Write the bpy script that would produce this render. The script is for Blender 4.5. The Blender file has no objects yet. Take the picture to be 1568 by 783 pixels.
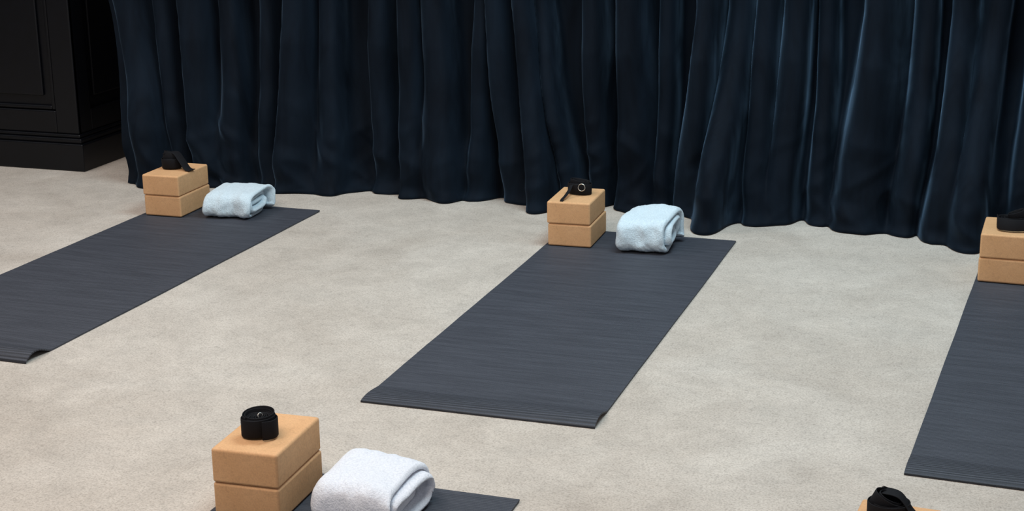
import bpy, math, random
from mathutils import Vector, Matrix, noise, Euler
random.seed(4)
sc=bpy.context.scene
sc.view_settings.view_transform='Standard'
sc.view_settings.look='None'

# ------------------------------------------------------------------ materials
def new_mat(name):
    m=bpy.data.materials.new(name); m.use_nodes=True
    nt=m.node_tree; b=nt.nodes['Principled BSDF']
    return m,nt,b
def coords(nt,scale=(1,1,1),kind='Object'):
    tc=nt.nodes.new('ShaderNodeTexCoord'); mp=nt.nodes.new('ShaderNodeMapping')
    mp.inputs['Scale'].default_value=scale
    nt.links.new(tc.outputs[kind],mp.inputs[0]); return mp.outputs[0]
def noise_n(nt,vec,scale,detail=4,rough=.5,dist=0):
    n=nt.nodes.new('ShaderNodeTexNoise'); n.inputs['Scale'].default_value=scale
    n.inputs['Detail'].default_value=detail; n.inputs['Roughness'].default_value=rough; n.inputs['Distortion'].default_value=dist
    nt.links.new(vec,n.inputs['Vector']); return n.outputs['Fac']
def ramp(nt,fac,stops):
    r=nt.nodes.new('ShaderNodeValToRGB'); e=r.color_ramp.elements
    while len(e)<len(stops): e.new(.5)
    for i,(p,c) in enumerate(stops): e[i].position=p; e[i].color=(*c,1)
    nt.links.new(fac,r.inputs[0]); return r.outputs[0]
def g(v): return (v,v,v)
def mixc(nt,a,b,f,mode='MIX'):
    m=nt.nodes.new('ShaderNodeMix'); m.data_type='RGBA'; m.blend_type=mode
    for s,v in ((m.inputs[0],f),(m.inputs[6],a),(m.inputs[7],b)):
        if hasattr(v,'links'): nt.links.new(v,s)
        elif isinstance(v,(int,float)): s.default_value=v
        else: s.default_value=(*v,1)
    return m.outputs[2]
def bump(nt,b,h,strength,dist):
    n=nt.nodes.new('ShaderNodeBump'); n.inputs['Strength'].default_value=strength; n.inputs['Distance'].default_value=dist
    nt.links.new(h,n.inputs['Height']); nt.links.new(n.outputs[0],b.inputs['Normal']); return n

def floor_mat():
    m,nt,b=new_mat('worn_beige_concrete'); v=coords(nt)
    big=noise_n(nt,v,1.5,6,.65,.8); mid=noise_n(nt,v,7,8,.75,.4); fine=noise_n(nt,v,190,3,.75); grit=noise_n(nt,v,60,4,.8)
    c=ramp(nt,big,[(.3,(.43,.378,.328)),(.7,(.53,.482,.430))])
    c=mixc(nt,c,ramp(nt,mid,[(.32,g(.80)),(.68,g(1.13))]),.7,'MULTIPLY')
    c=mixc(nt,c,ramp(nt,fine,[(.33,(.66,.64,.62)),(.55,g(1.1))]),.8,'MULTIPLY')
    c=mixc(nt,c,ramp(nt,grit,[(.32,g(.78)),(.5,g(1.06))]),.65,'MULTIPLY')
    nt.links.new(c,b.inputs['Base Color']); b.inputs['Roughness'].default_value=.85
    b.inputs['Specular IOR Level'].default_value=.2
    bump(nt,b,grit,.4,.002); return m
def mat_mat():
    m,nt,b=new_mat('ribbed_pvc_foam')
    v=coords(nt)
    w=nt.nodes.new('ShaderNodeTexWave'); w.wave_type='BANDS'; w.bands_direction='Y'
    w.inputs['Scale'].default_value=42; w.inputs['Distortion'].default_value=.5
    nt.links.new(v,w.inputs['Vector'])
    st=noise_n(nt,coords(nt,(1.4,20,1)),2.6,8,.75)
    fx=noise_n(nt,v,420,2,.5)
    c=ramp(nt,st,[(.33,(.033,.036,.047)),(.67,(.061,.066,.083))])
    c=mixc(nt,c,ramp(nt,w.outputs['Fac'],[(.0,g(.75)),(1,g(1.15))]),.5,'MULTIPLY')
    c=mixc(nt,c,ramp(nt,fx,[(.3,g(.7)),(.7,g(1.3))]),.6,'MULTIPLY')
    # darker end band of the mat: coarser ribs in the colour across the last 10 cm
    w2=nt.nodes.new('ShaderNodeTexWave'); w2.wave_type='BANDS'; w2.bands_direction='Y'; w2.inputs['Scale'].default_value=30
    nt.links.new(v,w2.inputs['Vector'])
    sx=nt.nodes.new('ShaderNodeSeparateXYZ'); nt.links.new(v,sx.inputs[0])
    mk=nt.nodes.new('ShaderNodeMath'); mk.operation='LESS_THAN'; mk.inputs[1].default_value=.105; nt.links.new(sx.outputs['Y'],mk.inputs[0])
    band=mixc(nt,c,ramp(nt,w2.outputs['Fac'],[(.2,g(.55)),(.8,g(1.1))]),1.0,'MULTIPLY')
    c=mixc(nt,c,band,mk.outputs[0])
    nt.links.new(c,b.inputs['Base Color']); b.inputs['Roughness'].default_value=.62
    b.inputs['Specular IOR Level'].default_value=.33
    bump(nt,b,w.outputs['Fac'],.55,.0013); return m
def block_mat():
    m,nt,b=new_mat('tan_cork_foam'); v=coords(nt)
    f=noise_n(nt,v,260,3,.6); gg=noise_n(nt,v,14,3,.5); h=noise_n(nt,v,95,4,.75)
    c=ramp(nt,gg,[(.3,(.61,.345,.170)),(.7,(.67,.39,.20))])
    c=mixc(nt,c,ramp(nt,f,[(.3,g(.80)),(.6,g(1.05))]),.55,'MULTIPLY')
    c=mixc(nt,c,ramp(nt,h,[(.34,g(.84)),(.5,g(1.03))]),.5,'MULTIPLY')
    nt.links.new(c,b.inputs['Base Color']); b.inputs['Roughness'].default_value=.7
    b.inputs['Specular IOR Level'].default_value=.25
    bump(nt,b,f,.15,.001); return m
def towel_mat(name,lo,hi):
    m,nt,b=new_mat(name); v=coords(nt)
    f=noise_n(nt,v,230,4,.7)
    c=ramp(nt,f,[(.3,lo),(.6,hi)])
    nt.links.new(c,b.inputs['Base Color']); b.inputs['Roughness'].default_value=.95
    b.inputs['Sheen Weight'].default_value=.3; b.inputs['Specular IOR Level'].default_value=.1
    bump(nt,b,f,.8,.004); return m
def velvet_mat():
    m,nt,b=new_mat('navy_velvet')
    st=noise_n(nt,coords(nt,(6,6,1.2)),1.8,5,.6,.5); f=noise_n(nt,coords(nt),300,2,.5)
    pile=noise_n(nt,coords(nt,(2.6,2.6,1.5)),1.7,3,.55,.8)
    c=ramp(nt,st,[(.3,(.0022,.0040,.0075)),(.72,(.0050,.0100,.0180))])
    nt.links.new(c,b.inputs['Base Color']); b.inputs['Roughness'].default_value=.75
    b.inputs['Specular IOR Level'].default_value=.08
    b.inputs['Sheen Roughness'].default_value=.38
    sw=mixc(nt,ramp(nt,st,[(.3,g(.25)),(.7,g(.75))]),ramp(nt,pile,[(.38,g(.15)),(.64,g(1.0))]),1.0,'MULTIPLY')
    nt.links.new(sw,b.inputs['Sheen Weight'])
    b.inputs['Sheen Tint'].default_value=(.20,.33,.50,1)
    bump(nt,b,f,.1,.001); return m
def plain(name,col,rough=.5,metal=0,spec=.5,nscale=60,bs=.1):
    m,nt,b=new_mat(name); f=noise_n(nt,coords(nt),nscale,3,.5)
    c=ramp(nt,f,[(.3,tuple(x*.8 for x in col)),(.7,tuple(x*1.15 for x in col))])
    nt.links.new(c,b.inputs['Base Color']); b.inputs['Roughness'].default_value=rough
    b.inputs['Metallic'].default_value=metal; b.inputs['Specular IOR Level'].default_value=spec
    if bs: bump(nt,b,f,bs,.001)
    return m
M_floor=floor_mat(); M_mat=mat_mat(); M_block=block_mat(); M_vel=velvet_mat()
M_towel_w=towel_mat('white_terry_cotton',(.67,.70,.78),(.86,.89,.96))
M_towel_cool_tint=towel_mat('terry_cool_light_tint',(.54,.66,.74),(.70,.83,.91))  # back towels: white terry with the cool light's blue cast painted into its colour
M_web=plain('black_cotton_webbing',(.006,.006,.008),.8,0,.2,700,.5)
M_ring=plain('steel_ring',(.55,.53,.48),.35,1)
M_wood=plain('black_painted_wood',(.0016,.0019,.0034),.38,0,.30,25,.05)
M_wall=plain('dark_plaster',(.015,.017,.02),.85)

# ------------------------------------------------------------------ mesh helper
class MB:
    def __init__(s): s.v=[];s.f=[];s.m=[]
    def grid(s,rows,mi=0,cu=False,cv=False,flip=False):
        o=len(s.v);nr=len(rows);nc=len(rows[0])
        for r in rows: s.v.extend([tuple(p) for p in r])
        for i in range(nr if cu else nr-1):
            for j in range(nc if cv else nc-1):
                a=o+i*nc+j;b=o+i*nc+(j+1)%nc;c=o+((i+1)%nr)*nc+(j+1)%nc;d=o+((i+1)%nr)*nc+j
                s.f.append((a,d,c,b) if flip else (a,b,c,d)); s.m.append(mi)
    def cap(s,pts,mi=0):
        o=len(s.v); s.v.extend([tuple(p) for p in pts]); s.f.append(tuple(range(o,o+len(pts)))); s.m.append(mi)
    def ribbon(s,path,wv,t,mi=0):
        rows=[]; n=len(path)
        for i in range(n):
            T=(path[min(i+1,n-1)]-path[max(i-1,0)]).normalized()
            w=wv[i]; nn=T.cross(w).normalized()*(t/2); h=w/2; e=w.normalized()*t*.5
            p=path[i]
            rows.append([p-h+nn*.5,p-h+e+nn,p+h-e+nn,p+h+nn*.5,p+h-nn*.5,p+h-e-nn,p-h+e-nn,p-h-nn*.5])
        s.grid(rows,mi,cv=True); s.cap(rows[0],mi); s.cap(rows[-1][::-1],mi)
    def torus(s,M,R,r,mi,sx=1,sy=1,nu=28,nv=8):
        rows=[]
        for i in range(nu):
            a=2*math.pi*i/nu; row=[]
            for j in range(nv):
                b=2*math.pi*j/nv
                row.append(M@Vector((sx*(R+r*math.cos(b))*math.cos(a),sy*(R+r*math.cos(b))*math.sin(a),r*math.sin(b))))
            rows.append(row)
        s.grid(rows,mi,cu=True,cv=True)
    def box(s,a,b,mi=0):
        x0,y0,z0=a;x1,y1,z1=b
        P=[(x0,y0,z0),(x1,y0,z0),(x1,y1,z0),(x0,y1,z0),(x0,y0,z1),(x1,y0,z1),(x1,y1,z1),(x0,y1,z1)]
        o=len(s.v); s.v.extend(P)
        for f in ((0,3,2,1),(4,5,6,7),(0,1,5,4),(1,2,6,5),(2,3,7,6),(3,0,4,7)):
            s.f.append(tuple(o+k for k in f)); s.m.append(mi)
    def obj(s,name,mats,loc=(0,0,0),rot=0,smooth=True,bevel=0,recalc=True):
        me=bpy.data.meshes.new(name); me.from_pydata(s.v,[],s.f)
        for m in mats: me.materials.append(m)
        me.polygons.foreach_set('material_index',s.m)
        me.polygons.foreach_set('use_smooth',[smooth]*len(s.f))
        if recalc:
            import bmesh
            bm=bmesh.new(); bm.from_mesh(me); bmesh.ops.recalc_face_normals(bm,faces=bm.faces); bm.to_mesh(me); bm.free()
        me.update()
        o=bpy.data.objects.new(name,me); sc.collection.objects.link(o)
        o.location=loc; o.rotation_euler=(0,0,rot)
        if bevel:
            md=o.modifiers.new('bevel','BEVEL'); md.width=bevel; md.segments=3; md.limit_method='ANGLE'
        return o

# ------------------------------------------------------------------ room
f=MB(); f.box((-6,-6,-.1),(6,3.1,0)); f.obj('floor',[M_floor],smooth=False)
w=MB(); w.box((-6,3.1,-.1),(6,3.25,3.4)); w.obj('wall_back',[M_wall],smooth=False)
w=MB(); w.box((-6.15,-6,-.1),(-6,3.25,3.4)); w.obj('wall_left',[M_wall],smooth=False)

# ------------------------------------------------------------------ cabinet (black panelled)
c=MB()
X0,X1,Y0,Y1,Z1=-3.75,-2.225,2.14,3.08,2.4
rec=.022
c.box((X0+rec,Y0+rec,.0),(X1-rec,Y1,Z1))
c.box((X0-.035,Y0-.035,0),(X1+.035,Y1,.115))
c.box((X0-.022,Y0-.022,.115),(X1+.022,Y1,.135))
c.box((X0-.010,Y0-.010,.135),(X1+.010,Y1,.150))
c.box((X0-.04,Y0-.04,Z1-.08),(X1+.04,Y1,Z1))
def frame_front(xa,xb,za,zb,sw):
    c.box((xa,Y0,za),(xa+sw,Y0+rec,zb)); c.box((xb-sw,Y0,za),(xb,Y0+rec,zb))
    c.box((xa+sw,Y0,za),(xb-sw,Y0+rec,za+sw*.9)); c.box((xa+sw,Y0,zb-sw),(xb-sw,Y0+rec,zb))
    i=sw+.004;d=.016
    c.box((xa+i,Y0+.006,za+sw*.9+.004),(xa+i+d,Y0+rec,zb-i)); c.box((xb-i-d,Y0+.006,za+sw*.9+.004),(xb-i,Y0+rec,zb-i))
    c.box((xa+i+d,Y0+.006,za+sw*.9+.004),(xb-i-d,Y0+rec,za+sw*.9+.004+d)); c.box((xa+i+d,Y0+.006,zb-i-d),(xb-i-d,Y0+rec,zb-i))
    c.box((xa+sw+.06,Y0+.010,za+sw+.05),(xb-sw-.06,Y0+rec,zb-sw-.06))
mid=(X0+X1)/2
frame_front(mid+.001,X1,.15,Z1-.08,.105)
frame_front(X0,mid-.001,.15,Z1-.08,.105)
sw=.10
c.box((X1-rec,Y0+.001,.15),(X1,Y0+sw,Z1-.08)); c.box((X1-rec,Y1-sw,.15),(X1,Y1,Z1-.08))
c.box((X1-rec,Y0+sw,.15),(X1,Y1-sw,.15+.09)); c.box((X1-rec,Y0+sw,Z1-.18),(X1,Y1-sw,Z1-.08))
c.box((X1-rec,Y0+sw+.05,.29),(X1-.010,Y1-sw-.05,Z1-.24))
c.obj('paneled_cabinet',[M_wood],smooth=False,bevel=.005)

# ------------------------------------------------------------------ curtain
def lerp(a,b,t): return a+(b-a)*t
def table(T,p):
    if p<=T[0][0]: return T[0][1]
    for (a,xa),(b,xb) in zip(T,T[1:]):
        if p<=b: return lerp(xa,xb,(p-a)/(b-a))
    return T[-1][1]
def stable(T,p):
    if p<=T[0][0]: return T[0][1]
    for (a,xa),(b,xb) in zip(T,T[1:]):
        if p<=b:
            t=(p-a)/(b-a); t=t*t*(3-2*t); return lerp(xa,xb,t)
    return T[-1][1]
PX=[(150,-1.99),(192,-1.87),(430,-1.255),(590,-.848),(700,-.565),(830,-.22),(960,.11),(1100,.475),(1240,.80),(1480,1.37),(1568,1.58),(1800,2.2)]
def px2x(p): return table(PX,p)
# where the hem meets the floor along the wall
HEM=[(-1.93,1.98),(-1.80,1.97),(-1.68,2.06),(-1.45,2.04),(-1.25,2.07),(-1.05,2.06),(-.85,2.15),(-.62,2.09),(-.50,2.10),(-.36,2.17),(-.18,2.07),(-.02,2.16),(.10,2.20),(.22,2.12),
     (.34,2.15),(.49,1.94),(.62,2.08),(.78,2.13),(.92,2.08),(1.06,2.07),(1.2,2.01),(1.36,1.92),(1.48,2.02),(1.65,2.14),(1.9,2.06),(2.15,2.12),(2.4,2.02),(2.7,2.12),(3.0,2.05),(3.3,2.1)]
# (bottom px, top px, left width, right width, depth bottom, depth top)
folds=[(205,196,.030,.050,.06,.12),(258,244,.022,.030,.05,.11),(305,280,.022,.065,.08,.17),(368,345,.050,.022,.06,.14),(412,400,.018,.030,.05,.11),
 (440,450,.018,.070,.09,.19),(520,512,.050,.020,.06,.13),(590,592,.020,.040,.07,.15),(640,636,.018,.045,.08,.16),(700,684,.060,.030,.09,.15),
 (742,752,.020,.026,.05,.13),(800,765,.020,.050,.09,.16),(850,812,.024,.034,.12,.18),(893,838,.016,.020,.10,.13),(925,912,.020,.030,.07,.15),(960,968,.018,.060,.10,.20),
 (1022,1024,.022,.018,.06,.13),(1052,1078,.018,.036,.09,.22),(1100,1130,.040,.026,.12,.14),(1160,1165,.018,.036,.07,.15),(1205,1215,.045,.020,.08,.16),(1248,1256,.016,.026,.05,.12),
 (1300,1330,.032,.072,.09,.23),(1390,1396,.036,.018,.07,.14),(1424,1446,.018,.040,.07,.18),(1478,1496,.050,.020,.10,.15),(1545,1550,.020,.030,.06,.14)]
F=[(px2x(a),px2x(b),w1,w2,ab,at) for a,b,w1,w2,ab,at in folds]
x=1.70
while x<3.3:
    F.append((x,x+random.uniform(-.05,.05),random.uniform(.02,.05),random.uniform(.02,.06),random.uniform(.05,.1),random.uniform(.13,.2))); x+=random.uniform(.12,.18)
def ridged(v): return 1-min(1,abs(noise.noise(v))*2.6)
def curtain_pt(u,z):
    t=min(z/.75,1.0); ts=t**.8
    b=stable(HEM,u)+.035
    y=lerp(b,2.24,t*t*(3-2*t)*.9+.1*t); dx=0; acc=0
    uu=u+.018*noise.noise(Vector((u*3,z*3.0,2)))*(1.1-t)
    for k,(cb,ct,wl,wr,ab,at) in enumerate(F):
        c=lerp(cb,ct,ts)+.008*math.sin(z*5+k*2.1)*(1 if k%2 else .4)
        if abs(uu-c)>.4: continue
        sp=lerp(1.4,.95,ts)
        w=(wl if uu<c else wr)*sp; a=lerp(ab,at,min(1,t*1.3))
        q=(uu-c)/w; e=math.exp(-(math.sqrt(q*q+.12)-.346)**1.6)
        acc+=(a*e)**2.0
        dx+=q*math.exp(-q*q)*min(a,.15)*.30
    y-=acc**.5
    lo=max(0,1-z/.40)
    nv=noise.noise(Vector((u*4+z*1.2,z*.8,0)))*.018+noise.noise(Vector((u*10-z*4.0,z*2.6,4)))*.012*(1.2-t)
    nv+=ridged(Vector((u*5.5+z*5,z*4-u*1.2,8)))*.030*lo
    nv+=ridged(Vector((u*6-z*6,z*3.5+u*1.0,18)))*.020*lo*(1-.5*lo)
    y-=nv
    k=max(0,1-z/.05); y-=.026*k*k*(1+.9*noise.noise(Vector((u*9,0,9))))
    le=max(0,1-(u+1.95)/.35)
    dx-=le*(.10*min(t,1)-.05*(1-t)); y-=le*.08*t
    return Vector((u+dx,y,z))
zs=[0.003]
z=.003
while z<.9: z+=.010; zs.append(z)
while z<2.9: z+=.07; zs.append(z)
us=[]; u=-1.95
while u<3.3: us.append(u); u+=.0046
cm=MB()
cm.grid([[curtain_pt(u,z) for u in us] for z in zs])
cu=cm.obj('curtain',[M_vel],recalc=False)
so=cu.modifiers.new('thick','SOLIDIFY'); so.thickness=.004; so.offset=0
r=MB()
rows=[]
for i in range(2):
    rows.append([(-2.15 if i==0 else 3.45,2.1+.018*math.cos(a*math.pi/8),3.0+.018*math.sin(a*math.pi/8)) for a in range(16)])
r.grid(rows,cv=True); r.cap(rows[0]); r.cap(rows[1][::-1])
for bx in (-1.9,-.2,1.6,3.3): r.box((bx-.012,2.1,2.99),(bx+.012,3.1,3.01))
r.obj('curtain_rail',[M_wood])

# ------------------------------------------------------------------ yoga mats
W=.61; L=1.7585
def yoga_mat(loc,rot,seed,curl=.014):
    th=.0045
    ys=[]; y=0
    while y<.16: ys.append(y); y+=.005
    while y<L: ys.append(y); y+=.025
    ys.append(L)
    nx=26
    def h(x,y):
        k=.4+.6*x/W
        z=0
        if y<.115:
            t=y/.115
            z=curl*k*(math.sin(math.pi*t**.75)**1.2 if t>0 else 0)
        e=max(0,1-(L-y)/.05); z+=.003*e*e*(.5+.5*noise.noise(Vector((x*8,seed,0))))
        z+=.0008*(noise.noise(Vector((x*6,y*9,seed)))+.5)
        return max(z,0)
    top=[];bot=[]
    for y in ys:
        wv=.003*noise.noise(Vector((y*2.2,seed,3)))
        a=[];b=[]
        for i in range(nx+1):
            x=W*i/nx+wv
            z=h(W*i/nx,y); a.append(Vector((x,y,z+th))); b.append(Vector((x,y,z+.0004)))
        top.append(a); bot.append(b)
    m=MB(); m.grid(top); m.grid(bot,flip=True)
    m.grid([top[0],bot[0]]); m.grid([top[-1],bot[-1]],flip=True)
    m.grid([[r[0] for r in top],[r[0] for r in bot]],flip=True); m.grid([[r[-1] for r in top],[r[-1] for r in bot]])
    o=m.obj('yoga_mat',[M_mat],loc,rot,recalc=False)
    import bmesh
    bm=bmesh.new(); bm.from_mesh(o.data); bmesh.ops.remove_doubles(bm,verts=bm.verts,dist=1e-5); bmesh.ops.recalc_face_normals(bm,faces=bm.faces); bm.to_mesh(o.data); bm.free()
    md=o.modifiers.new('es','EDGE_SPLIT'); md.split_angle=math.radians(50)
    return o
def rloc(o,r,x,y,z=0): return (o[0]+x*math.cos(r)-y*math.sin(r),o[1]+x*math.sin(r)+y*math.cos(r),z)
yoga_mat((0,0,0),0,1.3)
yoga_mat(rloc((-.9878,-.0008),-.0227,-W,0),-.0227,2.7,.020)
yoga_mat((1.3364,-.06,0),-.0431,4.1,.012)
yoga_mat((-.04,-.444-L,0),0,5.5)
yoga_mat((1.27,-.49-L,0),-.03,6.5)

# ------------------------------------------------------------------ yoga blocks
BW,BL,BH=.15,.2233,.0765
TH=.0055
def yoga_block(loc,rot,dz):
    import bmesh
    me=bpy.data.meshes.new('yoga_block'); bm=bmesh.new()
    bmesh.ops.create_cube(bm,size=1)
    bmesh.ops.scale(bm,vec=(BW,BL,BH),verts=bm.verts)
    bmesh.ops.bevel(bm,geom=bm.edges[:],offset=.0065,segments=5,profile=.5,affect='EDGES')
    bm.to_mesh(me); bm.free()
    me.materials.append(M_block)
    for p in me.polygons: p.use_smooth=True
    o=bpy.data.objects.new('yoga_block',me); sc.collection.objects.link(o)
    c=rloc(loc,rot,BW/2,BL/2); o.location=(c[0],c[1],dz+BH/2); o.rotation_euler=(0,0,rot)
    wn=o.modifiers.new('wn','WEIGHTED_NORMAL'); wn.keep_sharp=False
stacks={'L':((-1.5413,1.5155),.0078),'M':((.0118,1.5247),.0348),'R':((1.4119,1.4909),-.0301),'F':((-.0162,-.7111),.0297),'G':((1.287,-.785),-.06)}
for k,(p,r) in stacks.items():
    yoga_block(p,r,TH+.001); yoga_block((p[0]+random.uniform(-.003,.002),p[1]-.002),r+random.uniform(-.01,.01),TH+.001+BH+.0006)
ZT=TH+.0016+2*BH+.0015

# ------------------------------------------------------------------ straps
def coil(mb,M,rx,ry,turns,r_in,h=.038,seed=0,lift=0,irr=.05):
    n=int(turns*40); path=[];wv=[]
    for i in range(n+1):
        t=i/n; a=2*math.pi*turns*t
        k=lerp(r_in,1,t)*(1+irr*noise.noise(Vector((a*.4,seed,0))))
        zz=.003*noise.noise(Vector((a*.3,seed,5)))
        path.append(M@Vector((rx*k*math.cos(a),ry*k*math.sin(a),h/2+.002+max(zz,-.0015)+lift*(.5+.5*math.cos(a-.4))*t)))
        tl=Vector((.12*math.cos(a)*noise.noise(Vector((a*.25,seed,7))),.12*math.sin(a),1)).normalized()
        wv.append((M.to_3x3()@tl)*h)
    mb.ribbon(path,wv,.0022)
def smoothpath(pts,n=10):
    out=[]
    P=[pts[0]]+pts+[pts[-1]]
    for i in range(1,len(P)-2):
        for k in range(n):
            t=k/n; a,b,c,d=P[i-1],P[i],P[i+1],P[i+2]
            out.append(.5*((2*b)+(c-a)*t+(2*a-5*b+4*c-d)*t*t+(3*b-a-3*c+d)*t**3))
    out.append(pts[-1]); return out
def tail(mb,pts,wvs,t=.0022):
    P=smoothpath([Vector(p) for p in pts]); Wv=smoothpath([Vector(w) for w in wvs]); mb.ribbon(P,Wv,t)
T=Matrix.Translation
R=lambda a,ax: Matrix.Rotation(math.radians(a),4,ax)
def stack_world(k,x,y): p,r=stacks[k]; return rloc(p,r,x,y,ZT)
# front
s=MB(); coil(s,Matrix.Identity(4),.037,.030,8.3,.10,.040,1,lift=.005,irr=.09)
coil(s,T((.003,.003,.004)),.034,.027,1.6,.85,.042,3,lift=.010,irr=.12)
s.torus(T((.006,.004,.043))@R(64,'X')@R(24,'Y'),.0055,.0012,1)
tail(s,[(.037,.004,.024),(.041,-.012,.024),(.031,-.030,.023),(.008,-.036,.023)],[(0,0,.041)]*4)
s.obj('yoga_strap',[M_web,M_ring],stack_world('F',.069,.085),.5)
# left
s=MB(); coil(s,T((0,0,.001)),.038,.032,4.2,.35,.036,11)
coil(s,T((-.004,.0,.028))@R(14,'Y')@R(-14,'X'),.034,.026,2.2,.5,.030,12,irr=.2)
tail(s,[(-.02,.004,.056),(.02,.0,.060),(.050,-.014,.034),(.075,-.024,.006),(.096,-.030,.003)],[(.010,.036,0)]*5)
s.obj('yoga_strap',[M_web,M_ring],stack_world('L',.055,.115),.1)
# middle
s=MB(); coil(s,Matrix.Identity(4),.044,.028,4.2,.3,.036,21)
coil(s,T((-.004,.006,.016))@R(8,'Y'),.038,.020,2.2,.5,.030,22,irr=.2)
tail(s,[(-.02,-.026,.035),(-.022,-.05,.020),(-.024,-.085,.010),(-.027,-.1125,.004),(-.028,-.1215,-.008),(-.029,-.1230,-.034)],[(.012,0,.002)]*6)
s.torus(T((.018,-.034,.030))@R(82,'X')@R(25,'Z'),.012,.0014,1)
s.obj('yoga_strap',[M_web,M_ring],stack_world('M',.078,.125),.0)
# right
s=MB(); coil(s,Matrix.Identity(4),.050,.034,3.4,.4,.030,31)
coil(s,T((.022,.012,.018))@R(-20,'Y'),.030,.022,2.2,.5,.030,32,irr=.2)
tail(s,[(-.045,.0,.022),(-.042,-.045,.021),(.0,-.062,.021),(.055,-.05,.021)],[(0,.010,.034)]*4)
s.obj('yoga_strap',[M_web,M_ring],stack_world('R',.086,.100),.1)
# near right
s=MB(); coil(s,Matrix.Identity(4),.042,.034,4.3,.3,.030,41)
coil(s,T((-.010,.004,.014))@R(24,'Y')@R(10,'X'),.032,.026,2.3,.5,.030,42,irr=.2)
tail(s,[(-.01,.02,.045),(.02,.0,.044),(.04,-.02,.02),(.055,-.03,.004)],[(.01,.03,0)]*4)
s.obj('yoga_strap',[M_web,M_ring],stack_world('G',.056,.150),.3)

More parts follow.
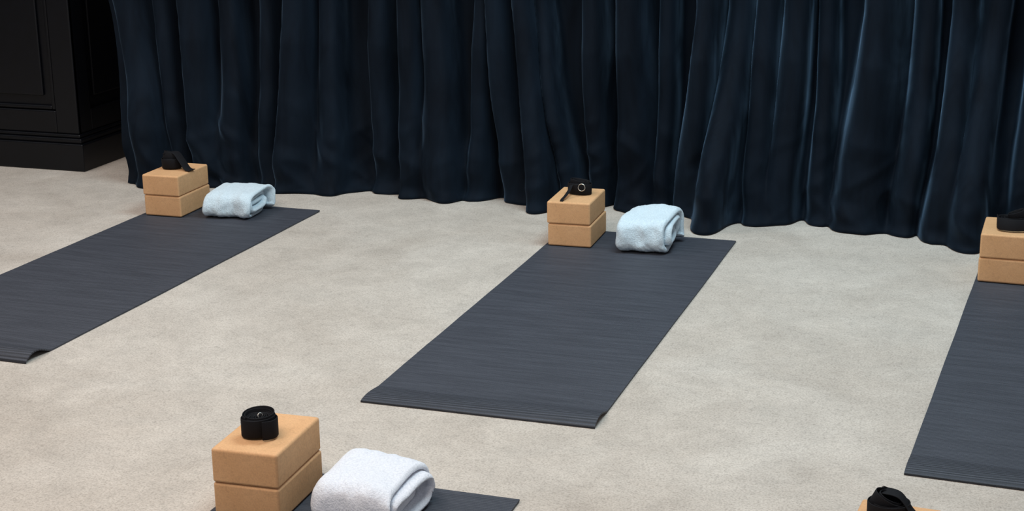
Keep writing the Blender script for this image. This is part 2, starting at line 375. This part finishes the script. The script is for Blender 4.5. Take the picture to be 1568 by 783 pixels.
# ------------------------------------------------------------------ towels
def towel(loc,rot,wx,D,H,seed,mat,turns=2.45,slope=.12,lean=.12):
    """folded towel: flat spiral of thick terry, layers visible at the side; origin front-left bottom"""
    import bmesh
    t=min(.0190,H/5.8); pitch=t*1.14
    n=int(turns*72); nx=64
    def sec(a,d):
        ry=D/2-d; rz=H/2-d
        ca,sa=math.cos(a),math.sin(a)
        ez=.60 if sa>0 else .45
        return ry*math.copysign(abs(ca)**.44,ca), rz*math.copysign(abs(sa)**ez,sa)
    path=[]
    for i in range(n+1):
        tau=turns*i/n; a=-math.pi*.22+2*math.pi*tau
        fr=tau-math.floor(tau); k=max(0,(fr-.87)/.13); k=k*k*(3-2*k)
        path.append(sec(a,pitch*(math.floor(tau)+k)+t/2))
    for _ in range(5):
        path=[path[0]]+[((path[i-1][0]+2*path[i][0]+path[i+1][0])/4,(path[i-1][1]+2*path[i][1]+path[i+1][1])/4) for i in range(1,n)]+[path[-1]]
    mb=MB(); outer=[];inner=[]
    for i in range(n+1):
        p=path[i];q0=path[max(i-1,0)];q1=path[min(i+1,n)]
        ty,tz=q1[0]-q0[0],q1[1]-q0[1]; l=math.hypot(ty,tz) or 1
        ny,nz=tz/l,-ty/l
        lay=i/72
        ex=.014*math.sin(i*.05+seed)+.008*noise.noise(Vector((i*.06,seed,0)))-.006*lay
        ro=[];ri=[]
        for j in range(nx+1):
            s=j/nx
            edge=min(s,1-s)*wx; rr=t/2*(1-.8*max(0,1-edge/.010)**2)
            x=s*(wx+ex*(2*s-1))
            for lst,sg in ((ro,1),(ri,-1)):
                y=p[0]+ny*rr*sg; z=p[1]+nz*rr*sg
                yy=y; zz=z+H/2
                zz*=1+slope*(y/D)+.10*noise.noise(Vector((s*3,y*9,seed)))-.10*max(0,1-s/.2)**2
                yy+=lean*zz*(.5-y/D)*.9
                yy+=.012*noise.noise(Vector((s*4,zz*16,seed+5)))+.02*(s-.5)*math.sin(seed*3)
                V=Vector((x-.10*zz*(s-.3)+.008*noise.noise(Vector((zz*20,y*8,seed))),yy+D/2,zz))
                low=1.9-1.4*min(1,zz/(H*.6))
                f=noise.noise(Vector((x*45,yy*45,zz*45+seed)))*.0022+noise.noise(Vector((x*150,yy*150,zz*150)))*.0013*low
                V+=Vector((0,ny,nz))*sg*f
                V.z=max(V.z,.0006)
                lst.append(V)
        outer.append(ro);inner.append(ri)
    mb.grid(outer);mb.grid(inner,flip=True)
    mb.grid([outer[0],inner[0]]);mb.grid([outer[-1],inner[-1]],flip=True)
    mb.grid([[r[0] for r in outer],[r[0] for r in inner]],flip=True);mb.grid([[r[-1] for r in outer],[r[-1] for r in inner]])
    o=mb.obj('folded_towel',[mat],loc,rot,recalc=False)
    bm=bmesh.new(); bm.from_mesh(o.data); bmesh.ops.remove_doubles(bm,verts=bm.verts,dist=1e-5); bmesh.ops.recalc_face_normals(bm,faces=bm.faces); bm.to_mesh(o.data); bm.free()
    return o
towel((-1.312,1.530,TH+.001),.05,.192,.205,.098,1.0,M_towel_cool_tint)
towel((.256,1.495,TH+.001),.02,.184,.215,.122,2.2,M_towel_cool_tint)
towel((.186,-.688,TH+.001),-.02,.205,.220,.094,3.6,M_towel_w,slope=.04)
towel((1.49,-.70,TH+.001),-.02,.205,.215,.095,4.6,M_towel_w)

# ------------------------------------------------------------------ lights
def area(name,loc,target,size,sy,power,col):
    l=bpy.data.lights.new(name,'AREA'); l.shape='RECTANGLE'; l.size=size; l.size_y=sy; l.energy=power; l.color=col
    o=bpy.data.objects.new(name,l); sc.collection.objects.link(o); o.location=loc
    o.rotation_euler=(Vector(target)-Vector(loc)).to_track_quat('-Z','Y').to_euler(); return o
area('ceiling_light_cool',(.9,1.0,3.1),(.6,1.4,0),1.6,.7,80,(.70,.91,1.0))
area('ceiling_light_warm',(-.3,-1.9,3.1),(-.1,-.7,0),2.5,1.6,80,(1.0,.87,.77))
area('ceiling_light_left',(-2.4,.7,3.1),(-2.1,1.0,0),1.4,1.2,44,(1.0,.94,.90))
wd=bpy.data.worlds.new('World'); sc.world=wd; wd.use_nodes=True
bg=wd.node_tree.nodes['Background']; bg.inputs[0].default_value=(.94,.95,1,1); bg.inputs[1].default_value=.35

# ------------------------------------------------------------------ camera
cam=bpy.data.cameras.new('camera'); co=bpy.data.objects.new('camera',cam); sc.collection.objects.link(co)
co.location=(1.5705,-3.3854,1.4267)
Rm=Matrix.Rotation(.3274,3,'Z')@Matrix.Rotation(.0129,3,'Y')@Matrix.Rotation(1.2955,3,'X')
co.rotation_euler=Rm.to_euler()
cam.sensor_width=36; cam.lens=36*3.0818/2
cam.clip_end=60
sc.camera=co
